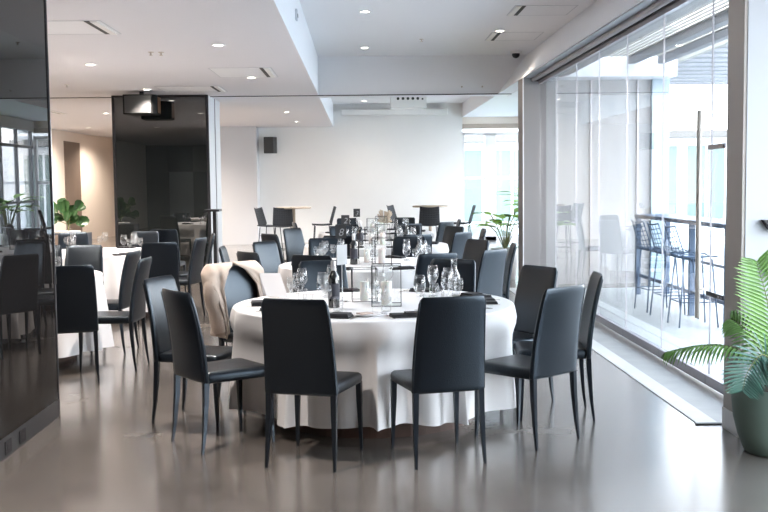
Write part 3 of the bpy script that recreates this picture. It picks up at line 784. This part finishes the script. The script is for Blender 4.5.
# ------------------------------------------------------------------ jacket over the back of the chair
ja = math.atan2(-.66, .75) - PI / 2
t = thing('jacket', 'beige jacket hanging over the back of a chair left of the nearest table', 'jacket', (-.75, 7.42, 0), ja)
def yb(z): s = (z - .38) / .56; return -.205 - .012 * s - .075 * s * s
rings = []
NV = 26; NU = 56
for i in range(NV):
    v = i / (NV - 1); z = .968 - .53 * v
    s = min(1, v / .10); dep = .012 + (.048 * math.sqrt(s)) + .02 * v
    hw = (.215 + .035 * min(1, v / .12)) + .012 * math.sin(5 * v) - .03 * v
    gap = .006 + .165 * math.sqrt(min(1, max(0, (v - .035) / .30)))
    cz = yb(min(.94, max(.4, z)))
    ring = []
    for j in range(NU + 1):
        u = j / NU         # from right front lapel round the back to the left front lapel
        if u < .2: k = u / .2; x = gap + (hw - gap) * k; y = dep * .85
        elif u < .3: k = (u - .2) / .1; a = PI / 2 - PI * k; x = hw + .02 * math.cos(a); y = dep * .85 * math.sin(a)
        elif u < .7: k = (u - .3) / .4; x = hw * (1 - 2 * k); y = -dep * .85 - .02
        elif u < .8: k = (u - .7) / .1; a = -PI / 2 - PI * k; x = -hw + .02 * math.cos(a); y = dep * .85 * math.sin(a)
        else: k = (u - .8) / .2; x = -hw + (hw - gap) * k; y = dep * .85
        fold = .016 * v * math.sin(u * 46 + 3 * v) + .009 * math.sin(u * 21 + 9 * v) + .004 * math.sin(v * 31 + u * 60)
        ring.append((x + (fold if u < .3 or u > .7 else 0), cz + y + fold, z + .012 * math.sin(u * 30) * (v > .95) + .0))
    rings.append(ring)
b_ = MB().rings(rings, loop=False).build('jacket_body', M['jacket'], t, solid=.008)
for s_ in (-1, 1):
    pts = []; rd = []
    for i in range(12):
        v = i / 11; pts.append((s_ * (.185 + .075 * math.sin(PI * .5 * min(1, v * 2.6)) - .015 * v), -.275 + .11 * v, .935 - .46 * v)); rd.append((.018 + .042 * min(1, v * 4)) - .012 * v + .005 * math.sin(v * 17))
    sl_ = MB().tube(pts, rd, 14).build('sleeve', M['jacket'], t)
for s_ in (-1, 1):
    pts = []
    for i in range(3, 25):
        v = i / 25; z = .968 - .53 * v; gp = .006 + .165 * math.sqrt(min(1, max(0, (v - .035) / .30)))
        pts.append((s_ * gp, yb(min(.94, max(.4, z))) + (.012 + .048 * math.sqrt(min(1, v / .10)) + .02 * v) * .85, z))
    MB().tube(pts, .008, 6).build('lapel_edge', M['lining'], t)

# ------------------------------------------------------------------ back bar tables and indoor woven stools
def bar_round(x, y, label):
    t = thing('high_table', label, 'high table', (x, y, 0))
    MB().lathe([(.35, 1.055), (.36, 1.06), (.36, 1.085), (.35, 1.09)], 36).build('table_top', M['oak'], t)
    MB().tube([(0, 0, .02), (0, 0, 1.055)], .035, 14).build('pedestal', M['oak'], t)
    MB().lathe([(.24, 0), (.24, .015), (.05, .025)], 28).build('base', M['black'], t)
bar_round(-1.35, 20.6, 'round wooden high table standing by the back wall, left one')
bar_round(1.42, 20.6, 'round wooden high table standing by the back wall, right one')
ins = Proto(wire_stool('x', M['cord'], 'i', .72, 1.07, dense=True))
G = 'woven black bar stools at the back'
for x, y, a, s in ((-1.80, 20.3, -1.9, 'leftmost black woven bar stool by the back wall, turned sideways'), (-1.52, 20.0, PI + .1, 'black woven bar stool in front of the left high table'),
                   (-.78, 20.6, PI / 2 + .1, 'black woven bar stool right of the left high table, facing left'), (.86, 21.15, -PI / 2 - .4, 'black woven bar stool left of the right high table'),
                   (1.33, 19.75, .0, 'black woven bar stool in front of the right high table'), (2.04, 20.5, PI / 2 - .2, 'black woven bar stool at the right next to the far window')):
    ins.put((x, y, 0), a, s, G)
# black high leaner beside the mirrored column
t = thing('lectern_stand', 'slim black high stand beside the black mirrored column', 'stand', (-2.28, 15.9, 0))
MB().box(-.13, .10, -.16, .16, 1.14, 1.175).build('top', M['black'], t, bevel=.004)
MB().box(-.02, .03, -.025, .025, .02, 1.14).build('post', M['black'], t)
MB().box(-.14, .12, -.16, .16, 0, .02).build('base', M['black'], t, bevel=.004)

# sideboard and fig plant, far left
t = thing('sideboard', 'dark open sideboard holding pale boxes under the fiddle-leaf plant', 'sideboard', (-4.40, 15.4, 0)); t.scale = (.70, 1, .89)
mb = MB(); mb.box(-.42, .42, -.2, .2, .93, .96).box(-.42, -.39, -.2, .2, 0, .93).box(.39, .42, -.2, .2, 0, .93).box(-.39, .39, .17, .2, .05, .93).box(-.39, .39, -.2, .17, .05, .08).box(-.39, .39, -.2, .17, .60, .62)
mb.build('carcass', M['dframe'], t)
MB().box(-.42, -.14, -.212, -.2, .06, .93).build('door', M['brown'], t, bevel=.002)
MB().tube([(-.17, -.212, .5), (-.17, -.235, .5), (-.17, -.235, .6), (-.17, -.212, .6)], .006, 6).build('handle', M['steel'], t)
for i, (x0, x1, m_) in enumerate(((-.08, .06, 'card_pale'), (.10, .36, 'paper'))):
    o = MB().box(x0, x1, -.15, .1, 0, .25).build('storage_box', M[m_], bevel=.005, loc=(-4.40, 15.4, .553)); o.scale = (.70, 1, .89)
    tag(o, 'pale box inside the sideboard, ' + ('narrow grey one' if i == 0 else 'wide white one'), 'box')
t = thing('potted_fig', 'fiddle-leaf fig plant in a low white dish on the sideboard', 'potted plant', (-4.40, 15.4, .855)); t.scale = (.8, .8, .8)
MB().lathe([(.18, 0), (.21, .01), (.22, .04), (.20, .04), (.001, .03)], 28).build('dish', M['pot_white'], t)
MB().lathe([(.05, .03), (.045, .10), (.03, .18), (.028, .18), (.001, .05)], 16).build('vase', M['crystal'], t)
sm_ = MB()
rr_ = random.Random(12); lv = MB(); spots = [(-.26, .46), (-.20, .40), (-.10, .48), (-.02, .42), (.20, .44), (.24, .40), (.22, .14), (.16, .18), (-.18, .30), (-.06, .30), (.04, .28), (.08, .18), (-.02, .16), (.05, .36), (-.12, .22), (-.24, .18), (.26, .17), (-.08, .40), (0, .24), (.1, .3)]
for (x, z) in spots:
    y = rr_.uniform(-.12, .12); c = Vector((x, y, z + .04)); root = Vector((.0, 0, .14 + .3 * max(0, (z - .14))))
    sm_.tube([root, (root + c) / 2 + Vector((0, 0, .03)), c], .006, 5)
    nrm = Vector((rr_.uniform(-.5, .5), -1, rr_.uniform(-.2, .9))).normalized(); ax = (c - root); ax -= nrm * ax.dot(nrm); ax.normalize(); sd = ax.cross(nrm)
    L = rr_.uniform(.17, .24); W = L * .42
    prof = [(0, .12), (.15, .55), (.4, .75), (.7, 1), (.9, .75), (1, .1)]
    rs = []
    for s, w in prof:
        p = c + ax * (s * L - L * .3); rs.append([p - sd * W * w + nrm * .02 * w, p - sd * W * w * .5, p - nrm * .01, p + sd * W * w * .5, p + sd * W * w + nrm * .02 * w])
    lv.rings(rs, loop=False)
sm_.tube([(0, 0, .04), (.0, 0, .22), (-.04, 0, .34)], .01, 6)
sm_.build('stems', M['stem'], t); lv.build('leaves', M['leaf_fig'], t)

# ------------------------------------------------------------------ palm in the green pot
def frond(pts, n, L, m, parent, droop=.3, width=.018, up=Vector((0, 0, 1)), name='frond', fold=.35, r0=.007):
    pts = [Vector(p) for p in pts]
    def cr(t):
        k = min(int(t * (len(pts) - 1)), len(pts) - 2); f_ = t * (len(pts) - 1) - k
        p0 = pts[max(k - 1, 0)]; p1 = pts[k]; p2 = pts[k + 1]; p3 = pts[min(k + 2, len(pts) - 1)]
        return .5 * ((2 * p1) + (p2 - p0) * f_ + (2 * p0 - 5 * p1 + 4 * p2 - p3) * f_ * f_ + (3 * p1 - p0 - 3 * p2 + p3) * f_ ** 3)
    N = 24; path = [cr(i / N) for i in range(N + 1)]
    ra = MB().tube(path, [r0 * (1 - .8 * i / N) for i in range(N + 1)], 6).build(name, M['stem'], parent)
    lf = MB(); rn = random.Random(len(pts) * 7 + n)
    for i in range(n):
        t = .18 + .82 * i / (n - 1); p = cr(min(t, .999)); tg = (cr(min(t + .02, 1)) - cr(max(t - .02, 0))).normalized()
        sd = tg.cross(up).normalized(); nr = sd.cross(tg).normalized()
        l_ = L * (math.sin(PI * min(1, .12 + .80 * t)) ** .6) * rn.uniform(.9, 1.05)
        for s_ in (-1, 1):
            d = (sd * s_ * .85 + tg * .55 + nr * .18).normalized()
            w = nr.cross(d).normalized() * width * .5
            rs = []
            for q, ww in ((0, .35), (.2, 1), (.5, .95), (.8, .6), (1, .05)):
                c_ = p + d * l_ * q - Vector((0, 0, 1)) * droop * l_ * q * q
                rs.append([c_ - w * ww + nr * width * fold * ww, c_, c_ + w * ww + nr * width * fold * ww])
            lf.rings(rs, loop=False)
    lf.build('leaflets', m, ra)
t = thing('potted_palm', 'palm with feathery fronds in a large sage green pot by the white pillar', 'potted plant', (2.34, 5.64, 0))
MB().lathe([(.15, 0), (.165, .01), (.20, .10), (.225, .20), (.235, .30), (.236, .375), (.230, .385), (.222, .382), (.218, .34)], 48, cap1=False).build('pot', M['pot'], t)
MB().lathe([(.001, .345), (.12, .35), (.2185, .342)], 32).build('soil', M['soil'], t)
B = (0, 0, .34)
frond([B, (-.10, 0, .50), (-.25, .03, .595), (-.42, .05, .60), (-.58, .08, .565)], 26, .17, M['leaf'], t, droop=.75, width=.018)
frond([B, (-.01, .02, .60), (-.04, .03, .86), (-.10, .04, 1.08)], 26, .26, M['leaf'], t, droop=.05, up=Vector((.15, -1, .1)), width=.02)
frond([B, (-.03, -.05, .50), (-.12, -.10, .575), (-.22, -.16, .49), (-.26, -.20, .40)], 24, .17, M['leaf_blue'], t, droop=.1, up=Vector((-.3, -1, .5)), width=.017)
frond([B, (.06, 0, .58), (.16, .05, .80), (.30, .05, .92)], 22, .22, M['leaf'], t, droop=.2, up=Vector((-.2, -1, .3)))
frond([B, (.02, -.08, .52), (.02, -.2, .58), (.0, -.34, .50)], 20, .17, M['leaf_blue'], t, droop=.4)
frond([B, (-.04, .06, .52), (-.12, .12, .68), (-.20, .15, .74)], 18, .15, M['leaf'], t, droop=.3, up=Vector((0, -1, .4)))
frond([B, (.1, -.04, .50), (.25, -.1, .56), (.4, -.14, .46)], 20, .2, M['leaf'], t, droop=.5)
lv = MB(); st = MB()
for k, (bx, by, bz, ax) in enumerate(((-.02, -.20, .52, (-.25, -.1, -1)), (.06, -.22, .46, (.1, -.2, -1)), (.0, -.16, .60, (.3, -.1, -.6)), (.12, -.2, .56, (.4, -.1, -.8)))):
    c = Vector((bx, by, bz)); ax = Vector(ax).normalized(); nrm = Vector((0, -1, .3)); nrm -= ax * nrm.dot(ax); nrm.normalize(); sd = ax.cross(nrm)
    st.tube([B, (c + Vector(B)) / 2 + Vector((0, 0, .08)), c], .004, 5)
    rs = []
    for s, w in ((0, .1), (.15, .8), (.35, 1), (.6, .85), (.85, .4), (1, .03)):
        p = c + ax * s * .2; rs.append([p - sd * .06 * w, p - nrm * .008, p + sd * .06 * w])
    lv.rings(rs, loop=False)
o = st.build('leaf_stem', M['stem'], t); lv.build('broad_leaves', M['leaf_lime'], o)
for z, s in ((1.27, 'upper'), (1.01, 'lower')):
    t = thing('wall_bracket', 'small black bracket on the white pillar at the right edge, %s one' % s, 'bracket', (2.46, 5.96, z))
    MB().rings([[(-.09, -.05, .04), (.1, -.05, .03), (.1, -.001, .03), (-.09, -.001, .04)], [(-.05, -.05, -.02), (.1, -.05, -.04), (.1, -.001, -.04), (-.05, -.001, -.02)]], sm=False).build('arm', M['plastic'], t)
    MB().box(.02, .06, -.07, -.05, -.02, .02).build('clip', M['chrome'], t)

# plants in the back room
def leafy(x, y, z, label, potr, poth, h, spread, m, n, seed, name='potted_plant'):
    t = thing(name, label, 'potted plant', (x, y, z)); rr = random.Random(seed)
    MB().lathe([(potr * .7, 0), (potr, poth * .8), (potr, poth), (potr * .93, poth), (potr * .9, poth * .9), (.001, poth * .9)], 28).build('pot', M['pot_white'], t)
    st = MB(); lv = MB()
    for i in range(n):
        a = 2 * PI * i / n + rr.uniform(-.3, .3); sp_ = spread * rr.uniform(.4, 1); hh = poth + (h - poth) * rr.uniform(.55, 1)
        mid = Vector((math.cos(a) * sp_ * .4, math.sin(a) * sp_ * .4, poth + (hh - poth) * .7)); tip = Vector((math.cos(a) * sp_ * .7, math.sin(a) * sp_ * .7, hh))
        st.tube([(0, 0, poth * .9), mid, tip], .008, 5)
        ax = (tip - mid).normalized(); ax = (ax + Vector((math.cos(a), math.sin(a), -.5)) * .8).normalized(); sd = ax.cross(Vector((0, 0, 1))).normalized(); L = .40 * spread / .42
        rs = []
        for s, w in ((0, .1), (.2, .8), (.45, 1), (.75, .7), (1, .03)):
            p = tip + ax * s * L - Vector((0, 0, 1)) * .25 * L * s * s; rs.append([p - sd * .14 * w + Vector((0, 0, .02 * w)), p, p + sd * .14 * w + Vector((0, 0, .02 * w))])
        lv.rings(rs, loop=False)
    o = st.build('stems', M['stem'], t); lv.build('leaves', m, o)
leafy(2.30, 16.1, 0, 'bright green broad-leaved plant in a white pot by the taupe jamb', .23, .50, 1.08, .42, M['leaf_lime'], 15, 5)
leafy(3.9, 20.6, 0, 'bushy plant beside the back windows seen mirrored in the dark column', .28, .5, 1.35, .6, M['leaf_lime'], 20, 6)
leafy(3.95, 23.4, 0, 'farther bushy plant by the back windows, seen only mirrored in the dark column', .28, .5, 1.3, .6, M['leaf_lime'], 20, 8)

# ------------------------------------------------------------------ light
w = bpy.data.worlds.new('sky'); sc.world = w; w.use_nodes = True
n = w.node_tree.nodes; l = w.node_tree.links; bg = n['Background']
tc = n.new('ShaderNodeTexCoord'); sx = n.new('ShaderNodeSeparateXYZ'); l.new(tc.outputs['Generated'], sx.inputs[0])
cr = n.new('ShaderNodeValToRGB'); l.new(sx.outputs['Z'], cr.inputs['Fac'])
cr.color_ramp.elements[0].position = 0.; cr.color_ramp.elements[0].color = (1, 1, 1, 1)
cr.color_ramp.elements[1].position = .7; cr.color_ramp.elements[1].color = (.62, .80, 1, 1)
l.new(cr.outputs['Color'], bg.inputs['Color']); bg.inputs['Strength'].default_value = 4.3
for (x, y0, y1, z0, z1, rot) in ((2.82, 6.55, 14.7, .1, 3.0, 'x'), (2.82, -3.9, 6.1, .1, 3.0, 'x'), (4.56, 15.4, 27, .1, 2.6, 'x'), (3.6, 0, 0, .1, 2.9, 'y')):
    ld = bpy.data.lights.new('sky_portal', 'AREA'); ld.shape = 'RECTANGLE'; ld.cycles.is_portal = True
    o = bpy.data.objects.new('sky_portal', ld); C.objects.link(o)
    if rot == 'x':
        ld.size = z1 - z0; ld.size_y = y1 - y0; o.location = (x, (y0 + y1) / 2, (z0 + z1) / 2); o.rotation_euler = (0, PI / 2, 0)
    else:
        ld.size = 1.7; ld.size_y = z1 - z0; o.location = (x, 27.3, (z0 + z1) / 2); o.rotation_euler = (-PI / 2, 0, 0)

# ------------------------------------------------------------------ camera
F = 1015.; VX, VY, ROLL = 360., 183.5, .011
def dirv(px, py): return Vector(((px - 384) / F, (256 - py) / F, -1)).normalized()
yc = dirv(VX, VY); p2 = dirv(VX + 1000, VY - 1000 * ROLL)
zc = yc.cross(p2).normalized()
if zc.y < 0: zc = -zc
xc = yc.cross(zc).normalized()
R = Matrix((xc, yc, zc))             # rows are world axes in camera coords -> camera-to-world rotation
cam = bpy.data.cameras.new('camera'); co = bpy.data.objects.new('camera', cam); C.objects.link(co)
cam.sensor_width = 36; cam.lens = 36 * F / 768; cam.clip_start = .05; cam.clip_end = 300
co.matrix_world = Matrix.Translation((0, 0, 1.55)) @ R.to_4x4()
sc.camera = co
sc.view_settings.view_transform = 'Standard'; sc.view_settings.look = 'None'; sc.view_settings.gamma = 1; sc.view_settings.use_curve_mapping = False
sc.view_settings.exposure = 1.7
cy = sc.cycles
cy.max_bounces = 10; cy.diffuse_bounces = 5; cy.glossy_bounces = 5; cy.transparent_max_bounces = 40; cy.transmission_bounces = 4
cy.sample_clamp_indirect = 8; cy.use_denoising = True; cy.caustics_reflective = False; cy.caustics_refractive = False
